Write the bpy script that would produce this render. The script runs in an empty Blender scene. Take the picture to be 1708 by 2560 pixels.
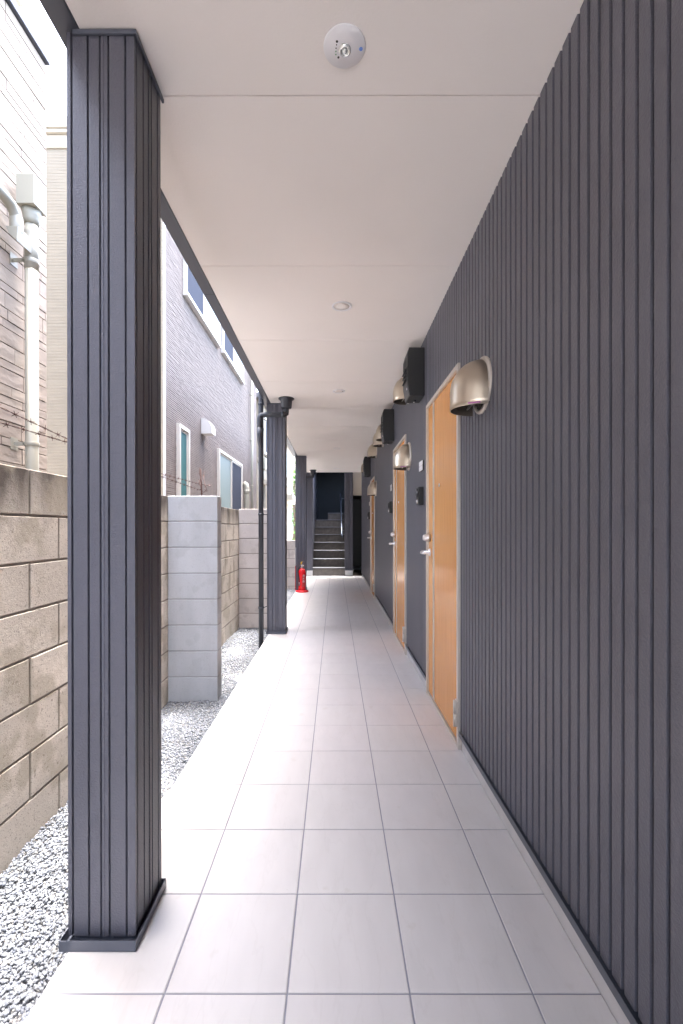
import bpy, math, random
from mathutils import Vector, Matrix
random.seed(7)
scene = bpy.context.scene
COL = scene.collection
R_ = math.radians

# ------------------------------------------------------------------ camera
CAM_H = 1.145
cam_data = bpy.data.cameras.new("camera")
cam = bpy.data.objects.new("camera", cam_data)
COL.objects.link(cam)
F_, CX, CY, PP, PY, PR = 1122.21, 836.58, 1324.51, .0020, -.0010, -.0007
def _rot():
    cp, sp, cy, sy, cr, sr = math.cos(PP), math.sin(PP), math.cos(PY), math.sin(PY), math.cos(PR), math.sin(PR)
    A = Matrix(((cr, -sr, 0), (sr, cr, 0), (0, 0, 1)))
    B = Matrix(((1, 0, 0), (0, cp, -sp), (0, sp, cp)))
    Cc = Matrix(((cy, 0, -sy), (0, 1, 0), (sy, 0, cy)))
    return A @ B @ Cc
_R = _rot()
def _w(row): return Vector((row[0], row[2], -row[1]))      # (right, down, forward) -> world
right, down, fwd = _w(_R[0]), _w(_R[1]), _w(_R[2])
up, back = -down, -fwd
M = Matrix(((right.x, up.x, back.x, 0), (right.y, up.y, back.y, 0), (right.z, up.z, back.z, CAM_H), (0, 0, 0, 1)))
cam.matrix_world = M
cam_data.sensor_fit = 'VERTICAL'
cam_data.sensor_height = 36.0
cam_data.lens = F_ / 2560 * 36
cam_data.shift_x = (854 - CX) / 2560
cam_data.shift_y = (CY - 1280) / 2560
cam_data.clip_start = 0.02
cam_data.clip_end = 1000
scene.camera = cam

# ------------------------------------------------------------------ sky, sun, exposure
SUN_EL, SUN_AZ = R_(84), R_(12)
world = bpy.data.worlds.new("World"); scene.world = world
world.use_nodes = True
nt = world.node_tree
bg = nt.nodes['Background']
sky = nt.nodes.new('ShaderNodeTexSky')
sky.sky_type = 'NISHITA'
sky.sun_disc = False
sky.sun_elevation = SUN_EL
sky.sun_rotation = SUN_AZ
sky.air_density = 1.0
sky.dust_density = 5.0
sky.ozone_density = 1.0
hs = nt.nodes.new('ShaderNodeHueSaturation')           # an overcast sky: nearly grey
hs.inputs['Saturation'].default_value = 0.85
nt.links.new(sky.outputs[0], hs.inputs['Color'])
nt.links.new(hs.outputs[0], bg.inputs['Color'])
bg.inputs['Strength'].default_value = 0.15
sd = bpy.data.lights.new("sun", 'SUN')
sd.energy = 1.1
sd.angle = R_(12)
sd.color = (1.0, 0.975, 0.95)
sun = bpy.data.objects.new("sun", sd); COL.objects.link(sun)
sv = Vector((math.sin(SUN_AZ) * math.cos(SUN_EL), math.cos(SUN_AZ) * math.cos(SUN_EL), math.sin(SUN_EL)))
sun.rotation_euler = sv.to_track_quat('Z', 'Y').to_euler()
sun.location = (0, 0, 30)
scene.view_settings.view_transform = 'Standard'
scene.view_settings.look = 'None'
scene.view_settings.gamma = 1.0
scene.view_settings.exposure = 4.0
scene.view_settings.use_curve_mapping = False
scene.cycles.max_bounces = 14
scene.cycles.diffuse_bounces = 10
scene.cycles.glossy_bounces = 6
scene.cycles.caustics_reflective = False
scene.cycles.caustics_refractive = False

# ------------------------------------------------------------------ helpers
class MB:
    def __init__(s): s.v = []; s.f = []; s.sm = []; s.mi = []; s.cur = 0
    def face(s, idx, smooth=False):
        s.f.append(tuple(idx)); s.sm.append(smooth); s.mi.append(s.cur)
    def box(s, x0, x1, y0, y1, z0, z1):
        if x0 > x1: x0, x1 = x1, x0
        if y0 > y1: y0, y1 = y1, y0
        if z0 > z1: z0, z1 = z1, z0
        n = len(s.v)
        s.v += [(x0,y0,z0),(x1,y0,z0),(x1,y1,z0),(x0,y1,z0),(x0,y0,z1),(x1,y0,z1),(x1,y1,z1),(x0,y1,z1)]
        for q in ((0,3,2,1),(4,5,6,7),(0,1,5,4),(1,2,6,5),(2,3,7,6),(3,0,4,7)): s.face([n+i for i in q])
        return s
    def ring(s, c, a, b, r, n):
        i0 = len(s.v)
        for k in range(n):
            t = 2*math.pi*k/n
            s.v.append(tuple(Vector(c) + a*(math.cos(t)*r) + b*(math.sin(t)*r)))
        return i0
    def tube(s, pts, r, n=14, cap=True):
        pts = [Vector(p) for p in pts]
        rs = r if isinstance(r, (list, tuple)) else [r]*len(pts)
        prev = None; a = None
        for i, p in enumerate(pts):
            if i == 0: d = pts[1]-pts[0]
            elif i == len(pts)-1: d = pts[-1]-pts[-2]
            else: d = (pts[i+1]-pts[i]).normalized() + (pts[i]-pts[i-1]).normalized()
            if d.length < 1e-9: d = pts[i]-pts[i-1] if i else pts[1]-pts[0]
            d.normalize()
            if a is None:
                a = d.orthogonal().normalized()
            else:
                a = (a - d*a.dot(d)); a.normalize()
            b = d.cross(a)
            cur = s.ring(p, a, b, rs[i], n)
            if prev is not None:
                for k in range(n):
                    s.face([prev+k, prev+(k+1)%n, cur+(k+1)%n, cur+k], True)
            elif cap: s.face([cur+k for k in range(n)][::-1])
            prev = cur
        if cap: s.face([prev+k for k in range(n)])
        return s
    def lathe(s, c, prof, n=32, axis='Z', cap=True):
        ax = {'Z': (Vector((1,0,0)), Vector((0,1,0)), Vector((0,0,1))),
              'X': (Vector((0,1,0)), Vector((0,0,1)), Vector((1,0,0))),
              'Y': (Vector((0,0,1)), Vector((1,0,0)), Vector((0,1,0)))}[axis]
        prev = None
        for (r, h) in prof:
            cur = s.ring(Vector(c)+ax[2]*h, ax[0], ax[1], max(r, 1e-5), n)
            if prev is not None:
                for k in range(n): s.face([prev+k, prev+(k+1)%n, cur+(k+1)%n, cur+k], True)
            elif cap: s.face([cur+k for k in range(n)][::-1])
            prev = cur
        if cap: s.face([prev+k for k in range(n)])
        return s
    def prism_y(s, poly, y0, y1):          # poly: list of (x, z)
        n = len(poly); i0 = len(s.v)
        s.v += [(x, y0, z) for x, z in poly] + [(x, y1, z) for x, z in poly]
        for k in range(n): s.face([i0+k, i0+(k+1)%n, i0+n+(k+1)%n, i0+n+k])
        s.face([i0+k for k in range(n)][::-1]); s.face([i0+n+k for k in range(n)])
        return s
    def prism_z(s, poly, z0, z1):          # poly: list of (x, y)
        n = len(poly); i0 = len(s.v)
        s.v += [(x, y, z0) for x, y in poly] + [(x, y, z1) for x, y in poly]
        for k in range(n): s.face([i0+k, i0+(k+1)%n, i0+n+(k+1)%n, i0+n+k])
        s.face([i0+k for k in range(n)][::-1]); s.face([i0+n+k for k in range(n)])
        return s
    def strip_z(s, line, z0, z1):          # open sheet from a line of (x, y)
        n = len(line); i0 = len(s.v)
        s.v += [(x, y, z0) for x, y in line] + [(x, y, z1) for x, y in line]
        for k in range(n-1): s.face([i0+k, i0+k+1, i0+n+k+1, i0+n+k])
        return s
    def build(s, name, mat, parent=None, bevel=0, seg=2, autosm=False, kind=None):
        me = bpy.data.meshes.new(name)
        me.from_pydata([tuple(v) for v in s.v], [], s.f)
        me.polygons.foreach_set('use_smooth', [True if autosm else x for x in s.sm])
        mats = mat if isinstance(mat, (list, tuple)) else [mat]
        for m in mats: me.materials.append(m)
        if len(mats) > 1: me.polygons.foreach_set('material_index', s.mi)
        me.update()
        o = bpy.data.objects.new(name, me)
        COL.objects.link(o)
        if parent: o.parent = parent
        if bevel:
            b = o.modifiers.new('bevel', 'BEVEL'); b.width = bevel; b.segments = seg
            b.limit_method = 'ANGLE'; b.angle_limit = R_(40)
        if kind: o['kind'] = kind
        return o

def thing(name, loc, label, cat, group=None):
    o = bpy.data.objects.new(name, None); COL.objects.link(o)
    o.empty_display_size = .1
    o.location = loc; o['label'] = label; o['category'] = cat
    if group: o['group'] = group
    return o
def tag(o, label, cat, group=None):
    o['label'] = label; o['category'] = cat
    if group: o['group'] = group
    return o
def copy_tree(o, parent=None):
    c = o.copy(); COL.objects.link(c)
    if parent: c.parent = parent
    for ch in list(o.children): copy_tree(ch, c)
    return c

# ------------------------------------------------------------------ materials
def mat(name, col, rough=.5, metal=0., bump=None, var=None, coat=0, spec=None):
    """bump: list of (scale, strength, distance[, stretch]) ; var: (scale, amount[, stretch])"""
    m = bpy.data.materials.new(name); m.use_nodes = True
    t = m.node_tree; b = t.nodes['Principled BSDF']
    b.inputs['Base Color'].default_value = (*col, 1); b.inputs['Roughness'].default_value = rough
    b.inputs['Metallic'].default_value = metal
    if coat: b.inputs['Coat Weight'].default_value = coat; b.inputs['Coat Roughness'].default_value = .12
    if spec is not None: b.inputs['Specular IOR Level'].default_value = spec
    tc = t.nodes.new('ShaderNodeTexCoord')
    def noise(scale, stretch=(1,1,1), detail=4):
        mp = t.nodes.new('ShaderNodeMapping'); mp.inputs['Scale'].default_value = stretch
        n = t.nodes.new('ShaderNodeTexNoise'); n.inputs['Scale'].default_value = scale; n.inputs['Detail'].default_value = detail
        t.links.new(tc.outputs['Object'], mp.inputs[0]); t.links.new(mp.outputs[0], n.inputs['Vector'])
        return n
    if var:
        n = noise(var[0], var[2] if len(var) > 2 else (1,1,1))
        mr = t.nodes.new('ShaderNodeMapRange')
        mr.inputs[1].default_value = .3; mr.inputs[2].default_value = .7
        mr.inputs[3].default_value = 1-var[1]; mr.inputs[4].default_value = 1+var[1]
        t.links.new(n.outputs[0], mr.inputs[0])
        mx = t.nodes.new('ShaderNodeVectorMath'); mx.operation = 'SCALE'
        mx.inputs[0].default_value = col
        t.links.new(mr.outputs[0], mx.inputs['Scale'])
        t.links.new(mx.outputs[0], b.inputs['Base Color'])
        m['basenode'] = mx.name
    prev = None
    for bp in (bump or []):
        n = noise(bp[0], bp[3] if len(bp) > 3 else (1,1,1), 3)
        bn = t.nodes.new('ShaderNodeBump'); bn.inputs['Strength'].default_value = bp[1]; bn.inputs['Distance'].default_value = bp[2]
        t.links.new(n.outputs[0], bn.inputs['Height'])
        if prev: t.links.new(prev.outputs[0], bn.inputs['Normal'])
        prev = bn
    if prev: t.links.new(prev.outputs[0], b.inputs['Normal'])
    return m
def speckle(m, scale, thresh, dark, amount=1.0):
    """small dark pits / grains mixed over the base colour"""
    t = m.node_tree; b = t.nodes['Principled BSDF']
    tc = t.nodes.new('ShaderNodeTexCoord')
    n = t.nodes.new('ShaderNodeTexNoise'); n.inputs['Scale'].default_value = scale; n.inputs['Detail'].default_value = 3
    t.links.new(tc.outputs['Object'], n.inputs['Vector'])
    mr = t.nodes.new('ShaderNodeMapRange'); mr.inputs[1].default_value = thresh; mr.inputs[2].default_value = thresh+.07
    mr.inputs[4].default_value = amount
    t.links.new(n.outputs[0], mr.inputs[0])
    mx = t.nodes.new('ShaderNodeMix'); mx.data_type = 'RGBA'
    src = b.inputs['Base Color'].links[0].from_socket if b.inputs['Base Color'].links else None
    if src: t.links.new(src, mx.inputs[6])
    else: mx.inputs[6].default_value = b.inputs['Base Color'].default_value
    mx.inputs[7].default_value = (*dark, 1)
    t.links.new(mr.outputs[0], mx.inputs[0])
    t.links.new(mx.outputs[2], b.inputs['Base Color'])
    return m
def top_stain(m, z0, z1, dark, scale=3.0):
    """weather stain running down from the top course of a block wall (object z)"""
    t = m.node_tree; b = t.nodes['Principled BSDF']
    tc = t.nodes.new('ShaderNodeTexCoord')
    sp = t.nodes.new('ShaderNodeSeparateXYZ'); t.links.new(tc.outputs['Object'], sp.inputs[0])
    mp = t.nodes.new('ShaderNodeMapping'); mp.inputs['Scale'].default_value = (2.2, 2.2, .5)
    t.links.new(tc.outputs['Object'], mp.inputs[0])
    n = t.nodes.new('ShaderNodeTexNoise'); n.inputs['Scale'].default_value = scale; n.inputs['Detail'].default_value = 6
    t.links.new(mp.outputs[0], n.inputs['Vector'])
    mr = t.nodes.new('ShaderNodeMapRange'); mr.inputs[1].default_value = z0; mr.inputs[2].default_value = z1
    mr.inputs[3].default_value = -.30; mr.inputs[4].default_value = .50
    t.links.new(sp.outputs[2], mr.inputs[0])
    ad = t.nodes.new('ShaderNodeMath'); ad.operation = 'ADD'
    t.links.new(n.outputs[0], ad.inputs[0]); t.links.new(mr.outputs[0], ad.inputs[1])
    m2 = t.nodes.new('ShaderNodeMapRange'); m2.inputs[1].default_value = .5; m2.inputs[2].default_value = .95
    m2.inputs[4].default_value = .95
    t.links.new(ad.outputs[0], m2.inputs[0])
    mx = t.nodes.new('ShaderNodeMix'); mx.data_type = 'RGBA'
    src = b.inputs['Base Color'].links[0].from_socket if b.inputs['Base Color'].links else None
    if src: t.links.new(src, mx.inputs[6])
    else: mx.inputs[6].default_value = b.inputs['Base Color'].default_value
    mx.inputs[7].default_value = (*dark, 1)
    t.links.new(m2.outputs[0], mx.inputs[0])
    t.links.new(mx.outputs[2], b.inputs['Base Color'])
    return m
def attr_tint(m, amount):
    """per-piece brightness from the colour attribute 'tint'"""
    t = m.node_tree; b = t.nodes['Principled BSDF']
    at = t.nodes.new('ShaderNodeAttribute'); at.attribute_name = 'tint'
    mx = t.nodes.new('ShaderNodeMix'); mx.data_type = 'RGBA'; mx.blend_type = 'MULTIPLY'
    mx.inputs[0].default_value = amount
    src = b.inputs['Base Color'].links[0].from_socket if b.inputs['Base Color'].links else None
    if src: t.links.new(src, mx.inputs[6])
    else: mx.inputs[6].default_value = b.inputs['Base Color'].default_value
    t.links.new(at.outputs['Color'], mx.inputs[7])
    t.links.new(mx.outputs[2], b.inputs['Base Color'])
    return m
def set_tint(o, cols):
    me = o.data
    a = me.color_attributes.new('tint', 'FLOAT_COLOR', 'POINT')
    flat = []
    for c in cols: flat += [c[0], c[1], c[2], 1.0]
    a.data.foreach_set('color', flat)

m_clad = mat('ribbed_metal_siding', (.106,.108,.135), .42, .0, bump=[(170,1.0,.0016),(420,.5,.0008)], var=(3,.06), spec=.5)
m_trim = mat('dark_metal_trim', (.092,.102,.132), .38, .1, bump=[(20,.05,.001)])
m_beam = mat('beam_sheet_metal', (.075,.08,.10), .42, .1, bump=[(6,.1,.002)])
m_ceil = mat('ceiling_board', (.86,.82,.785), .85, bump=[(160,.35,.0012),(25,.15,.001)], var=(2,.015))
m_joint = mat('ceiling_joint', (.30,.285,.275), .9)
m_tile = mat('floor_tile', (.62,.61,.612), .40, bump=[(5,.45,.003,(3.6,.7,1)),(60,.15,.0008)], var=(6,.03,(2.5,.8,1)), coat=.0)
m_grout = mat('grout', (.28,.29,.34), .85, bump=[(200,.3,.001)])
m_curb = mat('mortar_curb', (.56,.55,.56), .8, bump=[(30,.3,.003)], var=(9,.09))
m_slab = mat('slab_side', (.35,.34,.33), .9, bump=[(30,.3,.003)])
m_gravel = attr_tint(mat('white_gravel', (.205,.217,.240), .75, bump=[(120,.4,.002)], var=(60,.10)), 1)
m_earth = mat('earth', (.50,.50,.51), .95, bump=[(30,.5,.01)], var=(8,.3))
m_block = top_stain(speckle(mat('old_concrete_block', (.59,.535,.475), .93, bump=[(260,.7,.0025),(40,.5,.004)], var=(2.2,.16)), 170, .60, (.13,.11,.09), .7), 1.0, 1.42, (.07,.055,.045))
m_block2 = speckle(mat('return_concrete_block', (.55,.50,.47), .93, bump=[(200,.5,.002),(30,.4,.004)], var=(3,.10)), 140, .62, (.22,.19,.16), .6)
m_mortar = mat('block_mortar', (.26,.235,.205), .95, bump=[(60,.4,.003)])
m_newblock = speckle(mat('new_concrete_block', (.46,.475,.50), .92, bump=[(90,.35,.0015,(1,1,.08)),(250,.5,.0015)], var=(7,.07,(1,1,.25))), 150, .6, (.34,.34,.36), .5)
m_newmortar = mat('new_block_mortar', (.33,.33,.34), .95)
m_steel = mat('champagne_steel', (.55,.48,.39), .36, 1.0, bump=[(30,.03,.001)], var=(5,.03))
m_hood_shade = mat('hood_inside_shaded', (.10,.085,.07), .7, .3)  # darkened copy of the hood steel; the inside shade is in the colour
m_alu = mat('beige_aluminium', (.60,.555,.50), .35, .35, bump=[(60,.05,.0005)])
m_silver = mat('silver_metal', (.80,.79,.80), .30, .75)
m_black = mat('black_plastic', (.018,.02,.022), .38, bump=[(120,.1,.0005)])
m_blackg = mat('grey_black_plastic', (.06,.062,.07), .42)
m_navy = mat('shaded_navy', (.007,.014,.022), .6, bump=[(60,.3,.002)], var=(6,.1))  # the dim stairwell's shade is put into this near-black colour
m_pipe = mat('charcoal_pvc_pipe', (.040,.045,.058), .48, bump=[(8,.04,.001)])
m_white = mat('white_plastic', (.78,.78,.80), .4)
m_lens = mat('clear_lens', (.80,.82,.80), .08, .6)
m_hole = mat('dark_hole', (.02,.02,.02), .6)
m_green = mat('green_dot', (.12,.30,.16), .5)
m_blue = mat('blue_sticker', (.16,.33,.80), .5)
m_purple = mat('purple_sticker', (.38,.10,.32), .5)
m_red = mat('red_enamel', (.78,.012,.022), .22, coat=.4)
m_yellow = mat('yellow_tag', (.72,.45,.02), .5)
m_stone = attr_tint(mat('stone_pattern_siding', (.34,.29,.245), .85, bump=[(22,.8,.008,(1,.5,1)),(120,.4,.002)], var=(5,.07)), 1)
m_stonegap = mat('siding_groove', (.15,.12,.09), .9)
m_cream = mat('cream_siding', (.285,.25,.195), .85, bump=[(60,.4,.003,(1,1,2))], var=(6,.04))
m_creamtrim = mat('cream_trim', (.42,.38,.31), .6)
m_mauve = mat('mauve_split_siding', (.195,.167,.157), .88, bump=[(40,.4,.004,(.5,.35,1.6)),(160,.4,.002)], var=(9,.10))
m_whiteframe = mat('white_window_frame', (.46,.44,.42), .4)
m_cornertrim = mat('white_corner_trim', (.50,.50,.52), .5)
m_ivory = mat('ivory_pvc', (.30,.288,.24), .35, bump=[(8,.04,.001)])
m_glassdark = mat('screen_glass', (.035,.042,.065), .85, spec=.15)
m_glassteal = mat('frosted_teal_glass', (.04,.125,.13), .6, spec=.25)
m_curtain = mat('window_with_pale_curtain', (.20,.26,.265), .45, var=(14,.10,(1,6,.1)))
m_rust = mat('rusty_wire', (.065,.030,.024), .85, bump=[(150,.5,.001)], var=(40,.3))
m_riser = speckle(mat('stone_riser', (.095,.086,.080), .7, bump=[(60,.3,.002)], var=(12,.22)), 90, .58, (.07,.06,.055), .6)
m_nosing = mat('metal_nosing', (.19,.21,.25), .5, .2)
m_tread = mat('dark_tread', (.06,.06,.065), .7)
m_base = mat('white_column_plinth', (.60,.60,.61), .8, bump=[(60,.3,.002)])
m_beige = mat('beige_board', (.74,.67,.56), .85, bump=[(80,.3,.001)])
m_brownfloor = mat('brown_floor', (.20,.165,.14), .8)
m_leaf = attr_tint(mat('leaf', (.06,.14,.02), .6), 1)
m_bark = mat('bark', (.10,.07,.05), .9, bump=[(30,.6,.01)])
m_roof = mat('grey_roof', (.16,.16,.17), .8)
m_ground = mat('far_ground', (.36,.355,.35), .95, var=(.5,.1))

def wood_mat():
    m = bpy.data.materials.new('oak_laminate'); m.use_nodes = True
    t = m.node_tree; b = t.nodes['Principled BSDF']
    tc = t.nodes.new('ShaderNodeTexCoord'); mp = t.nodes.new('ShaderNodeMapping')
    mp.inputs['Scale'].default_value = (1, 60, 1.3)
    n = t.nodes.new('ShaderNodeTexNoise'); n.inputs['Scale'].default_value = 2.2; n.inputs['Detail'].default_value = 6
    cr = t.nodes.new('ShaderNodeValToRGB')
    cr.color_ramp.elements[0].position = .3; cr.color_ramp.elements[0].color = (.55,.215,.036,1)
    cr.color_ramp.elements[1].position = .72; cr.color_ramp.elements[1].color = (.75,.355,.092,1)
    t.links.new(tc.outputs['Object'], mp.inputs[0]); t.links.new(mp.outputs[0], n.inputs['Vector'])
    t.links.new(n.outputs[0], cr.inputs[0]); t.links.new(cr.outputs[0], b.inputs['Base Color'])
    b.inputs['Roughness'].default_value = .22
    b.inputs['Specular IOR Level'].default_value = .45
    return m
m_wood = wood_mat()

# ------------------------------------------------------------------ the setting: ground, gravel bed, tiled walkway
WX = .649            # face of the ribbed wall
ZC = 2.521           # ceiling
FEDGE = -.7235       # left edge of the tiled floor
YEND = 10.93         # where the corridor floor meets the stairs
GZ = -.195           # gravel level
PITCH = .3025

g = MB(); g.box(-200,200,-200,200,-.60,-.50)
g.build('ground', m_ground, kind='structure')
g = MB(); g.box(-8,-.74,-6,40,-.495,GZ-.012)
g.build('soil_bed', m_earth, kind='structure')
# slab and grout bed, then tiles
w = MB(); w.box(FEDGE+.004, .66, -8, YEND+.02, -.48, -.004)
w.cur = 1; w.box(FEDGE+.002, .654, -8, YEND+.02, -.012, -.0025)
walk = w.build('walkway', [m_slab, m_grout], kind='structure')
tiles = MB(); tt = []
xs = [FEDGE + PITCH*i for i in range(5)] + [.654]
y = 1.104 - PITCH*30
GR = .0022
while y < YEND:
    y1 = min(y+PITCH, YEND)
    for i in range(len(xs)-1):
        x0 = xs[i] + (GR if i else 0); x1 = xs[i+1] - (GR if i < 4 else 0)
        ya, yb = y+GR, y1-GR
        n0 = len(tiles.v); bv = .0018
        zt = random.uniform(-.0003, .0003)
        tiles.v += [(x0,ya,-.0045),(x1,ya,-.0045),(x1,yb,-.0045),(x0,yb,-.0045),
                    (x0,ya,zt-.0012),(x1,ya,zt-.0012),(x1,yb,zt-.0012),(x0,yb,zt-.0012),
                    (x0+bv,ya+bv,zt),(x1-bv,ya+bv,zt),(x1-bv,yb-bv,zt),(x0+bv,yb-bv,zt)]
        for k in range(4):
            tiles.face([n0+k, n0+(k+1)%4, n0+4+(k+1)%4, n0+4+k])
            tiles.face([n0+4+k, n0+4+(k+1)%4, n0+8+(k+1)%4, n0+8+k])
        tiles.face([n0+8,n0+9,n0+10,n0+11])
        q = random.uniform(.965,1.0); tt += [(q,q*random.uniform(.99,1),q)]*12
    y = y1 if y1 < YEND else YEND
attr_tint(m_tile, 1)
def veins(m, scale, stretch, width, dark, amount):
    t = m.node_tree; b = t.nodes['Principled BSDF']
    tc = t.nodes.new('ShaderNodeTexCoord'); mp = t.nodes.new('ShaderNodeMapping'); mp.inputs['Scale'].default_value = stretch
    n = t.nodes.new('ShaderNodeTexNoise'); n.inputs['Scale'].default_value = scale; n.inputs['Detail'].default_value = 5
    t.links.new(tc.outputs['Object'], mp.inputs[0]); t.links.new(mp.outputs[0], n.inputs['Vector'])
    a = t.nodes.new('ShaderNodeMath'); a.operation = 'SUBTRACT'; a.inputs[1].default_value = .5; t.links.new(n.outputs[0], a.inputs[0])
    c = t.nodes.new('ShaderNodeMath'); c.operation = 'ABSOLUTE'; t.links.new(a.outputs[0], c.inputs[0])
    mr = t.nodes.new('ShaderNodeMapRange'); mr.inputs[1].default_value = 0; mr.inputs[2].default_value = width
    mr.inputs[3].default_value = amount; mr.inputs[4].default_value = 0; t.links.new(c.outputs[0], mr.inputs[0])
    mx = t.nodes.new('ShaderNodeMix'); mx.data_type = 'RGBA'
    t.links.new(b.inputs['Base Color'].links[0].from_socket, mx.inputs[6]); mx.inputs[7].default_value = (*dark, 1)
    t.links.new(mr.outputs[0], mx.inputs[0]); t.links.new(mx.outputs[2], b.inputs['Base Color'])
veins(m_tile, 3.5, (2.6,.7,1), .012, (.46,.44,.43), .13)
speckle(m_tile, 11, .67, (.50,.47,.44), .35)
speckle(m_tile, 70, .74, (.40,.37,.33), .5)
to = tiles.build('walkway_tiles', m_tile, kind='structure')
set_tint(to, tt)

# gravel: many small stones, one object
def gravel():
    import numpy as np
    rng = np.random.default_rng(3)
    base = [(0,0,1),(0,0,-1)]
    # icosahedron
    ph = (1+5**.5)/2
    iv = np.array([(-1,ph,0),(1,ph,0),(-1,-ph,0),(1,-ph,0),(0,-1,ph),(0,1,ph),(0,-1,-ph),(0,1,-ph),(ph,0,-1),(ph,0,1),(-ph,0,-1),(-ph,0,1)])
    iv /= np.linalg.norm(iv[0])
    it = np.array([(0,11,5),(0,5,1),(0,1,7),(0,7,10),(0,10,11),(1,5,9),(5,11,4),(11,10,2),(10,7,6),(7,1,8),(3,9,4),(3,4,2),(3,2,6),(3,6,8),(3,8,9),(4,9,5),(2,4,11),(6,2,10),(8,6,7),(9,8,1)])
    zones = [(-1.285,-.728,.85,3.6,20000,.0062),(-1.285,-.728,3.6,6.0,8500,.008),(-1.10,-.728,6.0,9.75,5200,.010),(-1.285,-.728,-1.5,.85,3500,.010)]
    V=[];T=[];Cc=[];off=0
    for x0,x1,y0,y1,dens,rad in zones:
        n=int((x1-x0)*(y1-y0)*dens)
        cx=rng.uniform(x0,x1,n); cy=rng.uniform(y0,y1,n)
        r=rad*rng.uniform(.6,1.45,n)
        hill=.010*np.sin(cx*9+cy*3)+.008*np.sin(cy*7.3)
        edge=np.clip((cx+1.285)/.12,0,1)
        cz=GZ+hill+rng.uniform(-.007,.009,n)+(1-edge)*.012
        for i in range(n):
            v=iv*(1+rng.uniform(-.24,.24,(12,1)))
            v=v*np.array([1,rng.uniform(.6,1),rng.uniform(.5,.8)])*r[i]
            a,b=rng.uniform(0,6.28),rng.uniform(-.6,.6)
            ca,sa,cb,sb=math.cos(a),math.sin(a),math.cos(b),math.sin(b)
            m=np.array([[ca,-sa,0],[sa,ca,0],[0,0,1]])@np.array([[1,0,0],[0,cb,-sb],[0,sb,cb]])
            V.append(v@m.T+np.array([cx[i],cy[i],cz[i]]))
            T.append(it+off); off+=12
            q=rng.uniform(.82,1.06)
            wv=rng.random()
            c=(q*1.06,q*.99,q*.88) if wv<.10 else ((q*.78,q*.80,q*.86) if wv<.3 else (q,q,q))
            Cc+= [c]*12
    V=np.concatenate(V);T=np.concatenate(T)
    me=bpy.data.meshes.new('gravel')
    me.vertices.add(len(V)); me.vertices.foreach_set('co',V.astype('f').ravel())
    me.loops.add(len(T)*3); me.loops.foreach_set('vertex_index',T.astype('i').ravel())
    me.polygons.add(len(T)); me.polygons.foreach_set('loop_start',(np.arange(len(T))*3).astype('i'))
    me.update(calc_edges=True); me.validate()
    me.materials.append(m_gravel)
    o=bpy.data.objects.new('gravel',me); COL.objects.link(o); o['kind']='stuff'
    a=me.color_attributes.new('tint','FLOAT_COLOR','POINT')
    cc=np.ones((len(V),4),'f'); cc[:,:3]=np.array(Cc)
    a.data.foreach_set('color',cc.ravel())
    tag(o,'white crushed gravel filling the strip between the block wall and the tiled walkway','gravel')
gravel()

# ------------------------------------------------------------------ apartment building
apt = thing('apartment_building', (0,0,0), 'dark ribbed metal apartment block whose open ground-floor walkway has a pale ceiling', 'building')

DOORS = [(2.323, 3.14), (4.076, 4.92), (7.294, 8.13)]      # near and far jamb (outer) along the wall
DTOP = 2.005
def rib_profile(y0, y1, x, pitch, start, gw=.0075, gd=.021, sgn=1):
    """line of (x, y) for a ribbed sheet whose outside looks to -X"""
    pts = [(x, y0)]
    k = math.ceil((y0-start)/pitch)
    while True:
        gy = start + k*pitch
        if gy + gw > y1: break
        if gy > y0 + .001:
            pts += [(x+.0008, gy-.004), (x+.0022, gy-.0012), (x+gd, gy), (x+gd, gy+gw*.75), (x, gy+gw)]
        k += 1
    pts.append((x, y1))
    return pts
RS = .8723
wall = MB()
edges = [-8.0]  # unseen stretch behind the camera, lengthened to hold back light
for a, b in DOORS: edges += [a+.0, b-.0]
edges.append(YEND+.02)
for i in range(0, len(edges)-1):
    a, b = edges[i], edges[i+1]
    if i % 2 == 0: wall.strip_z(rib_profile(a, b, WX, .0462, RS), .098, ZC+.02)
    else: wall.strip_z(rib_profile(a, b, WX, .0462, RS), DTOP-.02, ZC+.02)
wall.build('wall', m_clad, apt)
core = MB()
ye = -8.0
for a, b in DOORS:
    core.box(.672, .95, ye, a, -.3, 2.6); core.box(.672, .95, a, b, DTOP-.01, 2.6); core.box(.735,.95,a,b,-.3,DTOP-.01); ye = b
core.box(.672, .95, ye, YEND+.03, -.3, 2.6)
core.build('wall_core', m_navy, apt)
# foot of the wall: mortar curb and metal flashing
cb = MB(); fl = MB(); fi = MB()
segs = [(-8.0, DOORS[0][0]-.002)] + [(DOORS[i][1]+.002, DOORS[i+1][0]-.002) for i in range(2)] + [(DOORS[2][1]+.002, YEND)]
for a, b in segs:
    cb.box(.6555, .671, a, b, -.01, .071)
    fl.box(.6385, .6400, a, b, .0735, .0985)
    fl.box(.6400, .671, a, b, .0735, .0755)
cb.build('curb', m_curb, apt)
fl.build('base_flashing', m_trim, apt)
# ceiling boards with joints
cl = MB()
yj = 1.430 - .921*10
joints = []
while yj < YEND: 
    if yj > -8.0: joints.append(yj)
    yj += .921
bounds = [-8.0] + joints + [YEND]
for a, b in zip(bounds[:-1], bounds[1:]):
    cl.box(-.7025, WX+.02, a+.0016, b-.0016, ZC, ZC+.012)
cl.build('ceiling', m_ceil, apt, bevel=.0015, seg=1)
cj = MB(); cj.box(-.7025, WX+.02, -8.0, YEND, ZC+.0135, ZC+.02); cj.build('ceiling_backing', m_joint, apt)
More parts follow.
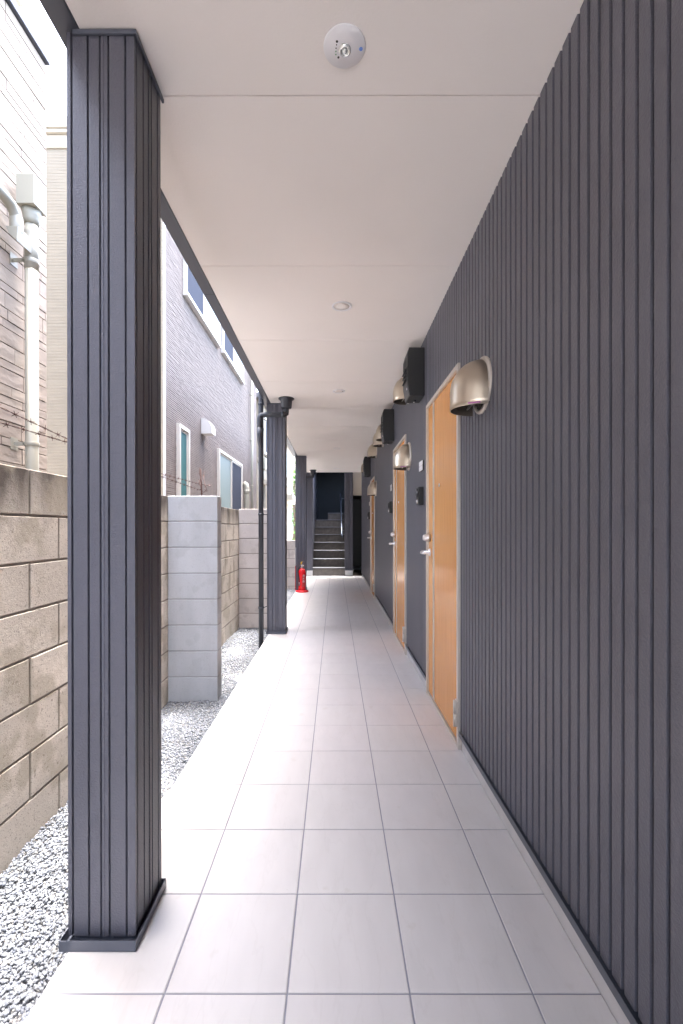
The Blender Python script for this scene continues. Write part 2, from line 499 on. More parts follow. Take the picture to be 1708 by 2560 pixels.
# beam along the open side, flush with the ceiling
bm = MB()
bj = [-8.0, -1.02, 2.63, 6.29, 9.9, 11.2]
for a, b in zip(bj[:-1], bj[1:]):
    bm.box(-.768, -.7035, a+.001, b-.001, ZC-.003, ZC+.34)
bm.build('beam', m_beam, apt, bevel=.002)
up = MB(); up.strip_z([(x, y) for x, y in rib_profile(-8.0, 17, -.760, .0462, RS)], ZC+.34, 3.1)  # unseen facade, kept low so more sky light reaches the gap
up.build('upper_wall', m_clad, apt)
ub = MB(); ub.box(-.745, 6, -8.0, YEND+.03, ZC+.03, 3.1); ub.box(-.745, 6, 14.3, 17, -.4, 3.1); ub.box(-.80, 6.1, -8.1, YEND+.1, 3.1, 3.2); ub.box(-.80, 6.1, 12.1, 17.1, 3.1, 3.2)  # unseen; cut low and left open over the stairs to admit light
ub.build('unseen_upper_mass', m_navy, apt)
rb = MB(); rb.box(.955, 6, -8.0, 17, -.4, ZC+.03); rb.build('rooms', m_navy, apt)

# columns
def col_profile(w):
    """(offset along the face, outward depth) of a folded ribbed sheet, width w ~ .187"""
    s = w/.187
    xs_ = [.012, .057, .092, .114, .161]
    pts = [(0, 0)]
    for i, g0 in enumerate(xs_):
        g0 *= s
        if i == 2: pts += [(g0-.003, 0), (g0-.001, .006), (g0+.002, .006), (g0+.004, -.002), (g0+.009, -.0015), (g0+.011, 0)]
        else: pts += [(g0-.002, .0006), (g0, .008), (g0+.0035, .008), (g0+.0045, 0)]
    pts.append((w, 0))
    return pts
def column(x0, x1, y0, y1, plinth=0.0, label=None):
    zb = .018 + plinth
    c = MB()
    wx, wy = x1-x0, y1-y0
    loop = [(x0+o, y0+d) for o, d in col_profile(wx)][:-1]
    loop += [(x1-d, y0+o) for o, d in col_profile(wy)][:-1]
    loop += [(x1-o, y1-d) for o, d in col_profile(wx)][:-1]
    loop += [(x0+d, y1-o) for o, d in col_profile(wy)]
    loop[-1] = loop[0]
    c.strip_z(loop, zb, ZC-.004)
    o = c.build('column', m_clad, apt)
    if label: o['label'] = label
    cc = MB(); cc.box(x0+.010, x1-.010, y0+.010, y1-.010, zb-.016, ZC-.006); cc.build('column_core', m_trim, o)
    f = MB(); e = .030; h0 = plinth+.0015; h1 = plinth+.030
    t = .0018
    f.box(x0-.008, x1+.013, y0-e, y0-e+t, h0, h1)
    f.box(x0-.008, x1+.013, y1+.004-t, y1+.004, h0, h1)
    f.box(x1+.013-t, x1+.013, y0-e+t, y1+.004-t, h0, h1)
    f.box(x0-.008, x0-.008+t, y0-e+t, y1+.004-t, h0, h1)
    f.box(x0-.008+t, x1+.013-t, y0-e+t, y1+.004-t, h0, h0+.002)
    f.build('base_flashing', m_trim, o)
    tr = MB(); tr.box(x0+.02, x1+.006, y0-.008, y0-.001, ZC-.016, ZC-.0035)
    tr.box(x1+.001, x1+.008, y0-.008, y1+.01, ZC-.016, ZC-.0035)
    tr.build('top_trim', m_trim, o, bevel=.001)
    if plinth:
        p = MB(); p.box(x0+.01, x1-.0, y0+.0, y1-.01, -.004, plinth); p.build('plinth', m_base, o, bevel=.003)
    return o
column(-.740, -.553, 1.241, 1.427, label='nearest ribbed column')
column(-.745, -.545, 4.906, 5.09, label='second ribbed column beside the drainpipe')
column(-.745, -.545, 8.43, 8.61, label='third ribbed column behind the fire extinguisher')
column(-.745, -.545, 10.95, 11.13, plinth=.13, label='ribbed column left of the stairs')
column(.235, .435, 10.95, 11.13, plinth=.13, label='ribbed column right of the stairs')

# entrance area behind the corridor: stairwell walls, back one near-black for shade, recess under the stairs
sw = MB()
sw.box(-.745, -.56, 11.135, 14.3, -.3, 3.09)
sw.build('stairwell_side_wall', m_clad, apt)
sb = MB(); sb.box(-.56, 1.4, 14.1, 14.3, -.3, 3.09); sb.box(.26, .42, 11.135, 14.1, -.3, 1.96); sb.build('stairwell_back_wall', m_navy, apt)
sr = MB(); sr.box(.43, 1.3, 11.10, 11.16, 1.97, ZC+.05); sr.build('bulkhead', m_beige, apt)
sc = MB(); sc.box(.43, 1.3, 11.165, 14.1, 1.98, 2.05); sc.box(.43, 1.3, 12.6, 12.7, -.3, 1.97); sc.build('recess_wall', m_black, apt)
ss = MB(); ss.box(.75, .95, YEND+.03, 12.6, -.3, ZC+.05); ss.build('recess_side_wall', m_clad, apt)
kick = MB(); kick.box(.43, .75, 12.585, 12.599, -.002, .09); kick.build('recess_skirting', m_trim, apt)
rf = MB(); rf.box(.24, .75, YEND+.022, 12.6, -.3, -.006); rf.build('recess_floor', m_brownfloor, apt)

# doors
def make_door(width):
    d = MB(); x = WX
    d.box(.0, .030, .026, width-.026, .020, DTOP-.026)
    leaf = d.build('door', m_wood, apt, bevel=.001)
    fr = MB()
    fr.box(-.015, .05, 0, .026, .0, DTOP); fr.box(-.015, .05, width-.026, width, .0, DTOP)
    fr.box(-.015, .05, .026, width-.026, DTOP-.026, DTOP)
    fr.box(-.010, .05, .026, width-.026, .0, .014)
    fr.build('frame', m_alu, leaf, bevel=.002)
    st = MB(); s0 = width-.205
    st.box(-.004, .0, s0, s0+.010, .022, DTOP-.028); st.box(-.0015, .0, s0+.010, s0+.024, .022, DTOP-.028); st.box(-.004, .0, s0+.024, s0+.034, .022, DTOP-.028)
    st.build('metal_stripe', m_alu, leaf, bevel=.0008)
    for z in (.115, 1.775):
        h = MB(); h.tube([(-.026, .018, z), (-.026, .018, z+.064)], .0085, 14); h.tube([(-.026, .018, z+.067), (-.026, .018, z+.135)], .0085, 14)
        h.box(-.024, -.0152, .004, .012, z+.004, z+.131)
        h.box(-.016, -.0005, .030, .052, z+.004, z+.131)
        h.build('hinge', m_alu, leaf)
    hy = width-.075
    h = MB(); h.lathe((0,hy,.985), [(.026,0),(.026,-.006),(.022,-.010),(.011,-.012),(.011,-.052)], 24, 'X')
    h.tube([(-.046,hy,.985),(-.056,hy-.004,.985),(-.062,hy-.02,.985),(-.063,hy-.07,.985),(-.060,hy-.115,.985)], [.011,.012,.0115,.0105,.008], 14)
    h.build('handle', m_silver, leaf)
    h = MB(); h.lathe((0,hy+.004,1.085), [(.028,0),(.028,-.018),(.024,-.030),(.020,-.044),(.017,-.048)], 24, 'X')
    h.build('lock', m_silver, leaf)
    h = MB(); h.lathe((0,hy-.27,1.417), [(.011,0),(.011,-.003),(.006,-.004)], 16, 'X')
    h.build('peephole', m_silver, leaf)
    ft = MB(); ft.box(-.012, .02, -.0015, -.0001, .004, .045); ft.tube([(.0,-.006,.026),(.0,-.0015,.026)],.006,10); ft.build('jamb_foot', m_alu, leaf)
    return leaf
for i, (a, b) in enumerate(DOORS):
    dr = make_door(b-a)
    dr.location = (WX+.001, a, 0)
    dr['label'] = ['nearest oak-coloured door', 'second oak-coloured door', 'farthest oak-coloured door'][i]

# ------------------------------------------------------------------ fittings on the wall
def make_hood():
    r = thing('vent_hood', (WX, 1.977, 1.775), '', 'vent hood', 'champagne steel vent hoods along the ribbed wall')
    pl = MB(); pl.lathe((0,0,0), [(.121,.008),(.123,-.004),(.121,-.009),(.112,-.012),(.106,-.012),(.105,.004)], 40, 'X', cap=False)
    pl.build('mounting_ring', m_alu, r)
    h = MB(); NU, NV = 28, 14
    D_, W_, zc, HT, zr = .130, .107, -.032, .142, -.108
    def P(u, v, k=1.0):
        th = math.pi*u/NU
        if v <= 3:
            z = zr + (zc-zr)*v/3; c = 1.0
        else:
            ph = (math.pi/2)*(v-3)/(NV-3); z = zc + HT*math.sin(ph)*k; c = math.cos(ph)
        return (-.010 - D_*k*math.sin(th)*c, W_*k*math.cos(th)*(c if v > 3 else 1), z)
    for k, flip in ((1.0, False), (.975, True)):
        i0 = len(h.v); h.cur = 1 if flip else 0
        for v in range(NV+1):
            for u in range(NU+1): h.v.append(P(u, v, k))
        for v in range(NV):
            for u in range(NU):
                a = i0+v*(NU+1)+u; q = [a, a+1, a+NU+2, a+NU+1]
                h.face(q[::-1] if flip else q, True)
        if not flip: i1 = i0
        else:
            h.cur = 0
            for u in range(NU): h.face([i1+u, i0+u, i0+u+1, i1+u+1])
    h.build('hood', [m_steel, m_hood_shade], r)
    b = MB()   # tilted half-disc damper under the opening
    i0 = len(b.v); n = 18
    for dx in (0, .003):
        for k in range(n+1):
            t = math.pi + math.pi*k/n
            yy, q = .088*math.cos(t), -.088*math.sin(t)
            b.v.append((-.012-dx-q*.55, yy, -.030-q*.85*1.0 - (.0)))
    b.face(range(i0, i0+n+1)); b.face(list(range(i0+n+1, i0+2*n+2))[::-1])
    for k in range(n): b.face([i0+k, i0+k+1, i0+n+2+k, i0+n+1+k])
    b.build('damper', m_alu, r)
    gr = MB()
    gr.lathe((0,0,0), [(.106,-.002),(.06,-.0025)], 36, 'X')  # dark disc; the duct opening's shade is put into its colour
    for k in range(7): gr.box(-.006, -.0035, -.080+k*.0265, -.076+k*.0265, -.09, .05)
    gr.build('screen_and_duct_shade', m_hood_shade, r)
    s = MB()
    for k in range(4):
        th = math.pi*(NU-2.2-k*.9)/NU
        for q in (0,):
            t2 = math.pi*(NU-2.2-(k+1)*.9)/NU
            p = [(-.010-(D_+.0006)*math.sin(a), -(W_+.0006)*abs(math.cos(a)), z) for a, z in ((th,-.104),(t2,-.104),(t2,-.0975),(th,-.0975))]
            i0 = len(s.v); s.v += p; s.face([i0,i0+1,i0+2,i0+3])
    s.build('sticker', m_purple, r)
    return r
hood0 = make_hood()
hoods = [
 (1.977, 1.775, 'large champagne steel vent hood on the ribbed wall right of the nearest door'),
 (3.93, 1.778, 'champagne steel vent hood overlapping the top of the second door'),
 (7.07, 1.782, 'champagne steel vent hood overlapping the top of the farthest door'),
 (3.93, 2.365, 'vent hood near the ceiling, half hidden behind the nearest black meter box'),
 (5.60, 2.362, 'vent hood near the ceiling tucked right behind the second black meter box'),
 (6.02, 2.365, 'vent hood near the ceiling, middle one of the far cluster of three'),
 (7.02, 2.375, 'vent hood near the ceiling just before the farthest black meter box'),
 (8.83, 2.362, 'farthest vent hood near the ceiling, just past the farthest black meter box'),
]
for i, (y, z, lab) in enumerate(hoods):
    o = hood0 if i == 0 else copy_tree(hood0)
    o.location = (WX, y, z); o['label'] = lab
    if i not in (0, 1):
        for ch in list(o.children):
            if ch.name.startswith('sticker'): bpy.data.objects.remove(ch)

def make_meter_box():
    r = thing('meter_box', (WX, 3.247, 2.11), '', 'meter box', 'black meter boxes under the ceiling')
    b = MB(); b.prism_y([(0,0),(-.108,0),(-.125,.10),(-.125,.300),(-.112,.348),(0,.348)], 0, .205)
    b.build('case', m_black, r, bevel=.004)
    s = MB()
    for z in (.13, .165, .20): s.prism_y([(-.1255,z),(-.1255,z+.018),(-.138,z-.004),(-.138,z-.008)], .02, .185)
    s.build('louvre', m_blackg, r)
    s = MB(); s.box(-.1275,-.1255,.035,.17,.225,.285); s.build('window', m_hole, r)
    s = MB(); s.prism_y([(-.110,.006),(-.1255,.096),(-.1270,.096),(-.1115,.006)], .012, .193); s.build('lower_cover', m_blackg, r)
    s = MB(); s.box(-.1225,-.1195,.04,.06,.055,.075); s.build('label_plate', m_white, r)
    s = MB(); s.tube([(-.05,.13,.0),(-.05,.13,-.012)], [.013,.010], 14); s.build('cable_gland', m_blackg, r)
    s = MB(); s.tube([(-.05,.13,-.004),(-.056,.128,-.016)], .004, 10); s.build('knob', m_silver, r)
    return r
mb0 = make_meter_box()
for i, (y, lab) in enumerate([(3.247,'nearest black meter box under the ceiling, above the far side of the nearest door'),
                              (4.915,'middle black meter box under the ceiling, past the second door'),
                              (8.14,'farthest and smallest black meter box under the ceiling, past the last door')]):
    o = mb0 if i == 0 else copy_tree(mb0)
    o.location = (WX, y, 2.11); o['label'] = lab

def make_intercom():
    r = thing('intercom', (WX, 3.27, 1.385), '', 'intercom', 'black door intercoms')
    b = MB(); b.box(-.036, 0, 0, .098, -.066, .066); b.build('housing', m_black, r, bevel=.004)
    b = MB(); b.lathe((-.036,.049,.022), [(.033,.0),(.033,-.006),(.026,-.012),(.012,-.014)], 24, 'X'); b.build('camera_eye', m_blackg, r)
    b = MB(); b.lathe((-.036,.049,-.040), [(.014,.0),(.013,-.006),(.009,-.008)], 20, 'X'); b.build('call_button', m_silver, r)
    return r
ic0 = make_intercom()
for i, (y, lab) in enumerate([(3.29,'black intercom on the wall beside the lock of the nearest door'),
                              (5.05,'black intercom on the wall just past the second door'),
                              (8.27,'tiny black intercom on the wall past the farthest door')]):
    o = ic0 if i == 0 else copy_tree(ic0)
    o.location = (WX, y, 1.388); o['label'] = lab
def make_plate():
    r = thing('name_plate', (WX, 3.27, 1.61), '', 'name plate', 'white name plates above the intercoms')
    b = MB(); b.box(-.008, 0, 0, .125, -.036, .036); b.build('holder', m_black, r, bevel=.001)
    b = MB(); b.box(-.0125, -.008, .001, .124, .002, .035); b.box(-.0125, -.008, .001, .124, -.035, -.002); b.box(-.014,-.0125,.05,.075,-.002,.004); b.build('card', m_white, r, bevel=.001)
    return r
np0 = make_plate()
for i, (y, lab) in enumerate([(3.275,'small white two-row name plate above the nearest intercom'),
                              (5.04,'dark-edged name plate above the second intercom'),
                              (8.26,'tiny name plate above the farthest intercom')]):
    o = np0 if i == 0 else copy_tree(np0)
    o.location = (WX, y, 1.612); o['label'] = lab

# ------------------------------------------------------------------ ceiling lights
em = thing('emergency_light', (.028, 1.283, ZC), 'round white emergency light with a clear centre lens in the near ceiling', 'ceiling light')
b = MB(); b.lathe((0,0,0), [(.060,0),(.060,-.0025),(.058,-.0045),(.0185,-.0055)], 56, 'Z'); b.build('plate', m_white, em)
b = MB(); b.lathe((.001,.004,-.005), [(.0180,.001),(.0175,-.004),(.014,-.0075),(.010,-.0045),(.0085,-.002)], 32, 'Z'); b.build('lens_ring', m_lens, em)
b = MB(); b.lathe((.001,.004,-.0058), [(.008,0),(.007,-.006),(.003,-.008)], 6, 'Z'); b.build('led', m_yellow if False else m_lens, em)
for x, y, r, mt_, nm in [(-.017,.0245,.0032,m_hole,'test_switch'),(-.0245,.0165,.0020,m_green,'indicator'),(-.0245,.0080,.0020,m_green,'indicator'),
                         (-.0240,-.0005,.0018,m_hole,'indicator'),(-.0225,-.0095,.0018,m_hole,'indicator'),(-.0215,-.0180,.0034,m_hole,'screw'),(.047,.002,.0052,m_blue,'blue_dot')]:
    b = MB(); b.lathe((x,y,-.0047), [(r,.001),(r,-.0012)], 16, 'Z'); b.build(nm, mt_, em)

def downlight():
    r = thing('downlight', (0,0,ZC), '', 'ceiling light', 'small recessed downlights in the walkway ceiling')
    b = MB(); b.lathe((0,0,0), [(.062,0.0),(.062,-.003),(.058,-.005),(.050,-.004),(.048,-.001)], 44, 'Z', cap=False); b.build('trim_ring', m_white, r)
    b = MB(); b.lathe((0,0,0), [(.049,-.0012),(.02,-.0014)], 36, 'Z'); b.build('diffuser', m_ceil, r)
    return r
dl0 = downlight()
for i, (x, y, lab) in enumerate([(.043,2.776,'nearest and largest of the small recessed downlights'),(.040,4.49,'second recessed downlight along the ceiling'),
                                 (.036,7.67,'third recessed downlight along the ceiling'),(.036,10.2,'farthest recessed downlight, just before the stairs')]):
    o = dl0 if i == 0 else copy_tree(dl0)
    o.location = (x, y, ZC); o['label'] = lab

# ------------------------------------------------------------------ charcoal rainwater pipes
def rain_pipe(y, label, xf=-.512):
    r = thing('drainpipe', (-.785, y, 0), label, 'drainpipe', 'charcoal drainpipes with ceiling hoppers')
    L = lambda p: (p[0]+.785, p[1]-y, p[2])
    b = MB(); b.tube([L((-.785,y,GZ-.01)), L((-.785,y,5.4))], .0265, 20)
    for z in (.31, 1.30, 2.2, 2.47): b.tube([L((-.785,y,z-.010)),L((-.785,y,z+.010))], .0305, 20)
    b.build('main_pipe', m_pipe, r)
    yo = y-.062
    b = MB(); zz = 2.345
    pts = [(xf,yo+.03,2.43),(xf,yo+.028,2.385),(xf,yo+.018,2.358),(xf-.012,yo+.004,zz+.004),(xf-.03,yo,zz)]
    pts += [(-.740,yo-.004,zz-.006),(-.768,yo-.004,zz-.010),(-.784,yo-.004,zz-.024),(-.788,yo-.004,zz-.05),(-.788,yo-.004,2.13)]
    b.tube([L(p) for p in pts], .0275, 20)
    b.tube([L((-.560,yo,zz-.001)), L((-.530,yo,zz))], .0305, 20)
    b.build('branch_pipe', m_pipe, r)
    b = MB(); b.tube([L((-.788,yo-.004,2.205)),L((-.788,yo-.004,2.13)),L((-.787,yo+.01,2.085)),L((-.785,y-.012,2.03)),L((-.785,y,1.99))], [.0285,.0285,.0285,.027,.02], 20)
    b.build('socket', m_pipe, r)
    b = MB(); b.lathe(L((xf,yo+.03,ZC)), [(.083,-.001),(.083,-.010),(.066,-.014),(.062,-.02),(.056,-.090),(.052,-.105),(.030,-.106)], 32, 'Z'); b.build('hopper', m_pipe, r)
    for z in (.31, 1.30, 2.31):
        b = MB(); b.tube([L((-.755,y,z)),L((-.735,y+.10,z))], .004, 8); b.build('bracket', m_pipe, r)
    return r
rain_pipe(4.765, 'charcoal drainpipe with a bucket-shaped hopper beside the second column')
rain_pipe(10.52, 'distant charcoal drainpipe hopper left of the stairs')

# ------------------------------------------------------------------ staircase
st = thing('staircase', (-.15, YEND+.02, 0), 'grey stone staircase with light metal nosings rising at the end of the walkway', 'stairs')
SX0, SX1 = -.552, .248
S0 = YEND+.025
def LS(p): return (p[0]+.15, p[1]-YEND-.02, p[2])
rise, run = .2, .252
for k in range(7):
    y0 = S0+run*k; z1 = rise*(k+1)
    b = MB(); a0 = LS((SX0, y0, -.005 if k == 0 else z1-rise)); a1 = LS((SX1, 14.08, z1-.006))
    x1 = SX1
    a1 = LS((x1, y0+run+ .02 if k < 6 else 14.08, z1-.006))
    b.cur = 0; b.box(a0[0], a1[0], a0[1], a1[1], a0[2], a1[2])
    s = b.build('step', m_riser, st)
    n = MB(); q0 = LS((SX0, y0-.014, z1-.012)); q1 = LS((x1, y0+.03, z1)); n.box(q0[0], q1[0], q0[1], q1[1], q0[2], q1[2])
    n.build('nosing', m_nosing, s, bevel=.002)
    n = MB(); q0 = LS((SX0, y0+.03, z1-.006)); q1 = LS((x1, y0+run, z1-.001)); n.box(q0[0], q1[0], q0[1], q1[1], q0[2], q1[2])
    n.build('tread', m_tread, s)
for k, (xa, yy) in enumerate([(-.20, S0+run*7)]):
    z1 = rise*(8+k)
    b = MB(); a0 = LS((xa, yy, z1-rise)); a1 = LS((SX1, 14.08, z1-.006)); b.box(a0[0],a1[0],a0[1],a1[1],a0[2],a1[2]); s = b.build('winder_step', m_riser, st)
    n = MB(); q0 = LS((xa, yy-.014, z1-.012)); q1 = LS((SX1, yy+.03, z1)); n.box(q0[0], q1[0], q0[1], q1[1], q0[2], q1[2]); n.build('nosing', m_nosing, s)
hr = MB()
hr.tube([LS(p) for p in [(.20,11.72,.93),(.185,11.70,.96),(.175,11.74,1.02),(.170,13.05,2.16)]], .020, 14)
h = hr.build('handrail', mat('grey_handrail', (.07,.09,.13), .35, .3), st)
for yy, z in ((11.9,1.15),(12.45,1.61),(13.0,2.07)):
    b = MB(); b.tube([LS((.175,yy,z-.02)),LS((.20,yy,z-.05)),LS((.255,yy,z-.05))], .007, 10); b.build('bracket', m_nosing, h)

# ------------------------------------------------------------------ fire extinguisher on its red stand
ex = thing('fire_extinguisher', (-.60, 8.17, 0), 'red fire extinguisher standing in a red base in front of the third column', 'fire extinguisher')
b = MB(); b.lathe((0,0,0), [(.060,.045),(.066,.055),(.0665,.06),(.0665,.345),(.062,.385),(.045,.412),(.026,.425),(.022,.440)], 32, 'Z'); b.build('cylinder', m_red, ex)
b = MB(); b.lathe((0,0,0), [(.024,.436),(.026,.455),(.020,.470),(.016,.490),(.012,.497)], 20, 'Z'); b.box(-.012,.034,-.012,.012,.468,.486); b.build('valve', m_silver, ex)
b = MB(); b.prism_y([(-.015,.492),(.055,.510),(.056,.516),(-.010,.500)], -.010, .010); b.prism_y([(.0,.470),(.060,.470),(.060,.476),(.0,.478)], -.009, .009); b.build('lever', m_black, ex)
b = MB(); b.box(-.022,-.004,-.010,.010,.497,.545); b.prism_y([(-.01,.525),(.018,.548),(.014,.556),(-.012,.54)], -.004, .004); b.build('safety_pin', m_yellow, ex)
b = MB(); b.tube([(-.020,-.01,.465),(-.050,-.03,.450),(-.072,-.035,.40),(-.060,-.052,.32),(-.046,-.060,.20),(-.044,-.060,.12)], [.009,.009,.009,.008,.010,.014], 12); b.build('hose', m_black, ex)
b = MB()
for k in range(8):
    pass
for a0, z0, z1, mt in ((0,.1,.30,0),):
    n = 10; i0 = len(b.v)
    for k in range(n+1):
        t = -R_(88) + R_(58)*k/n
        b.v += [(.0673*math.cos(t), .0673*math.sin(t), z0), (.0673*math.cos(t), .0673*math.sin(t), z1)]
    for k in range(n): b.face([i0+2*k, i0+2*k+2, i0+2*k+3, i0+2*k+1], True)
b.build('instruction_label', mat('label_red_dark', (.50,.02,.025), .4), ex)
def txt(body, size, loc, rot, m, parent, name):
    cu = bpy.data.curves.new(name, 'FONT'); cu.body = body; cu.size = size; cu.align_x = 'CENTER'; cu.extrude = .0004
    to_ = bpy.data.objects.new(name, cu); COL.objects.link(to_)
    dg = bpy.context.evaluated_depsgraph_get()
    me = bpy.data.meshes.new_from_object(to_.evaluated_get(dg))
    bpy.data.objects.remove(to_)
    if len(me.vertices) == 0: return None
    me.materials.clear(); me.materials.append(m)
    o = bpy.data.objects.new(name, me); COL.objects.link(o); o.parent = parent
    o.location = loc; o.rotation_euler = rot
    return o
for k, ch in enumerate('消火器'):
    txt(ch, .042, (.033, -.0630, .285-k*.052), (R_(90), 0, R_(28)), m_white, ex, 'lettering')
for z, w in ((.17,.018),(.135,.012)):
    b = MB(); b.lathe((-.046,-.0615,z), [(w/2,.004),(w/2,-.012)], 12, 'Y'); b.build('seal', m_white, ex)
sd_ = thing('extinguisher_stand', (-.61, 8.17, 0), 'red round base with an upright red and white sign board seen edge-on', 'stand')
b = MB(); b.lathe((.01,0,0), [(.118,.001),(.120,.010),(.112,.026),(.098,.034),(.075,.036),(.070,.044),(.068,.044),(.068,.030)], 40, 'Z'); b.build('base', m_red, sd_)
b = MB(); b.box(-.116,-.110,.00,.16,.02,.47); b.build('sign_board', m_red, sd_)
b = MB(); b.box(-.116,-.110,.00,.16,.472,.80); b.build('sign_top', m_white, sd_)

# ------------------------------------------------------------------ block walls
def block_courses(mb, mo, x0, x1, y0, y1, ztop, zbot, axis, joint0=None, jw=.010, rec=.005, lengths=.40, tl=None):
    """axis 'Y': wall runs along Y (blocks .4 long); axis 'X': runs along X"""
    k = 0; z = ztop
    while z > zbot:
        zz0 = z-.20+jw
        off = joint0[k % 2]
        if axis == 'Y':
            a = off - math.ceil((off-y0)/lengths)*lengths
            while a < y1:
                s, e = max(a+jw/2, y0), min(a+lengths-jw/2, y1)
                if e-s > .01:
                    dx = random.uniform(0,.0012)
                    mb.box(x0-dx, x1+dx, s, e, zz0, z)
                    q = random.uniform(.93,1.05); tl += [(q,q,q)]*8
                a += lengths
        else:
            a = off - math.ceil((off-x0)/lengths)*lengths
            while a < x1:
                s, e = max(a+jw/2, x0), min(a+lengths-jw/2, x1)
                if e-s > .01:
                    dy = random.uniform(0,.0012)
                    mb.box(s, e, y0-dy, y1+dy, zz0, z)
                    q = random.uniform(.93,1.05); tl += [(q,q,q)]*8
                a += lengths
        z -= .20; k += 1
    if axis == 'Y': mo.box(x0+rec, x1-rec, y0+rec, y1-rec, zbot, ztop-.008)
    else: mo.box(x0+rec, x1-rec, y0+rec, y1-rec, zbot, ztop-.008)
for m_ in (m_block, m_block2, m_newblock): attr_tint(m_, 1)
speckle(m_block, 4.5, .50, (.33,.29,.225), .55)
speckle(m_block, 60, .64, (.16,.14,.11), .6)
speckle(m_newblock, 9, .55, (.36,.37,.39), .35)
speckle(m_block2, 7, .55, (.36,.32,.29), .4)
def block_wall(name, label, args, mats, cat='block wall', **kw):
    mb_, mo_, tl = MB(), MB(), []
    block_courses(mb_, mo_, *args, tl=tl, **kw)
    root = thing(name, (0,0,0), label, cat)
    o = mb_.build('blocks', mats[0], root, bevel=.003, seg=1); set_tint(o, tl)
    mo_.build('mortar', mats[1], root)
    return root
block_wall('block_wall', 'long weathered concrete block wall with a dark stained top course beside the gravel',
           (-1.39,-1.29,-3.2,6.1,1.398,-.40,'Y'), (m_block, m_mortar), joint0=(1.895,2.095))
block_wall('block_pier', 'pale new concrete block pier one block wide jutting from the old wall',
           (-1.288,-.905,3.457,3.575,1.400,-.40,'X'), (m_newblock, m_newmortar), cat='block pier', joint0=(-1.30,-1.30), rec=.003, jw=.007)
block_wall('block_wall', 'pinkish concrete block wall facing the camera behind the charcoal drainpipe',
           (-1.286,-.885,6.0,6.1,1.412,-.40,'X'), (m_block2, m_mortar), joint0=(-1.29,-1.29), rec=.004)
block_wall('block_wall', 'low block wall seen between the second and third columns',
           (-2.2,-.80,9.77,9.87,.895,-.40,'X'), (m_block2, m_mortar), joint0=(-1.2,-1.0), rec=.004)
block_wall('block_wall', 'grey block wall running on behind the second column',
           (-1.29,-1.19,6.105,9.765,.895,-.40,'Y'), (m_block2, m_mortar), joint0=(6.1,6.3))

# barbed wire on the wall
def barbed(name, pts, label, group, phase=0):
    P_ = [Vector(p) for p in pts]
    tot = [0]
    for a, b_ in zip(P_[:-1], P_[1:]): tot.append(tot[-1]+(b_-a).length)
    def at(s):
        for i in range(len(P_)-1):
            if s <= tot[i+1]+1e-9:
                t = (s-tot[i])/(tot[i+1]-tot[i]); return P_[i].lerp(P_[i+1], t)
        return P_[-1]
    m = MB(); N = int(tot[-1]/.02)
    for ph in (0, math.pi):
        m.tube([at(tot[-1]*i/N)+Vector((math.cos(i*1.1+ph)*.0022, 0, math.sin(i*1.1+ph)*.0022)) for i in range(N+1)], .0014, 6)
    s = .04+phase
    while s < tot[-1]:
        c = at(s); a0 = random.uniform(0, 3)
        for q in range(2):
            a = a0+q*1.5
            d = Vector((math.cos(a)*.4, math.sin(a)*.8, math.cos(a+.7)*.9)).normalized()*.016
            m.tube([c-d, c+d], .0011, 5)
        m.tube([c-Vector((0,.005,0)), c+Vector((0,.005,0))], .0042, 7)
        s += .098
    return tag(m.build(name, m_rust), label, 'barbed wire', group)
barbed('barbed_wire', [(-1.34,-1,1.68),(-1.34,1.8,1.633),(-1.34,2.26,1.596),(-1.34,3.5,1.572),(-1.34,4.45,1.590)], 'upper strand of rusty barbed wire above the old block wall', 'rusty barbed wire strands')
barbed('barbed_wire', [(-1.34,-1,1.60),(-1.34,1.8,1.572),(-1.34,2.26,1.580),(-1.34,3.5,1.550),(-1.34,4.45,1.53)], 'lower strand of rusty barbed wire above the old block wall', 'rusty barbed wire strands', .05)
tg = MB(); random.seed(11)
tg.tube([(-1.34,4.52,1.39),(-1.338,4.50,1.55),(-1.335,4.46,1.74)], .007, 8)
for k in range(4):
    p = Vector((-1.34,4.5,1.44+.05*k)); pts = [p]
    for q in range(6): p = p+Vector((random.uniform(-.03,.03), random.uniform(-.02,.05), random.uniform(-.01,.055))); pts.append(p)
    tg.tube(pts, .0026, 6)
    for q in pts[1:]:
        d = Vector((random.uniform(-1,1),random.uniform(-1,1),random.uniform(-1,1))).normalized()*.018; tg.tube([q-d,q+d], .0018, 5)
tag(tg.build('wire_post', m_rust), 'rusty leaning post with a tangle of barbed wire on top of the wall', 'wire post')

# ------------------------------------------------------------------ neighbouring house 1 (stone-pattern siding)
random.seed(5)
h1 = thing('neighbour_house', (-1.85,0,-.2), 'near neighbouring house with stone-pattern siding behind the old block wall', 'house')
O1 = (1.85,0,.2)
def off(mb_, o): mb_.v = [(a+o[0], b_+o[1], c+o[2]) for a, b_, c in mb_.v]; return mb_
sd1 = MB(); tl = []
z = -.2
H1X, H1Y, H1Z = -1.85, 2.875, 4.11
rows = [.088,.045,.088,.088,.045,.060]
k = 0
while z < H1Z-.01:
    hh = min(rows[k % 6]*1.04, H1Z-z)
    y = -4 + random.uniform(0,.3)
    while y < H1Y-.001:
        ln = random.uniform(.14,.42); e = min(y+ln, H1Y-.012 if y+ln < H1Y-.02 else H1Y)
        th = random.uniform(.0,.003)
        sd1.box(H1X-.01, H1X+.004+th, y+.002, e-.002, z+.003, z+hh-.003)
        q = random.uniform(.94,1.04); tl += [(q,q*random.uniform(.98,1.0),q*random.uniform(.97,1.01))]*8
        y = e
    z += hh; k += 1
o = off(sd1, O1).build('wall', m_stone, h1, bevel=.002, seg=1); set_tint(o, tl)
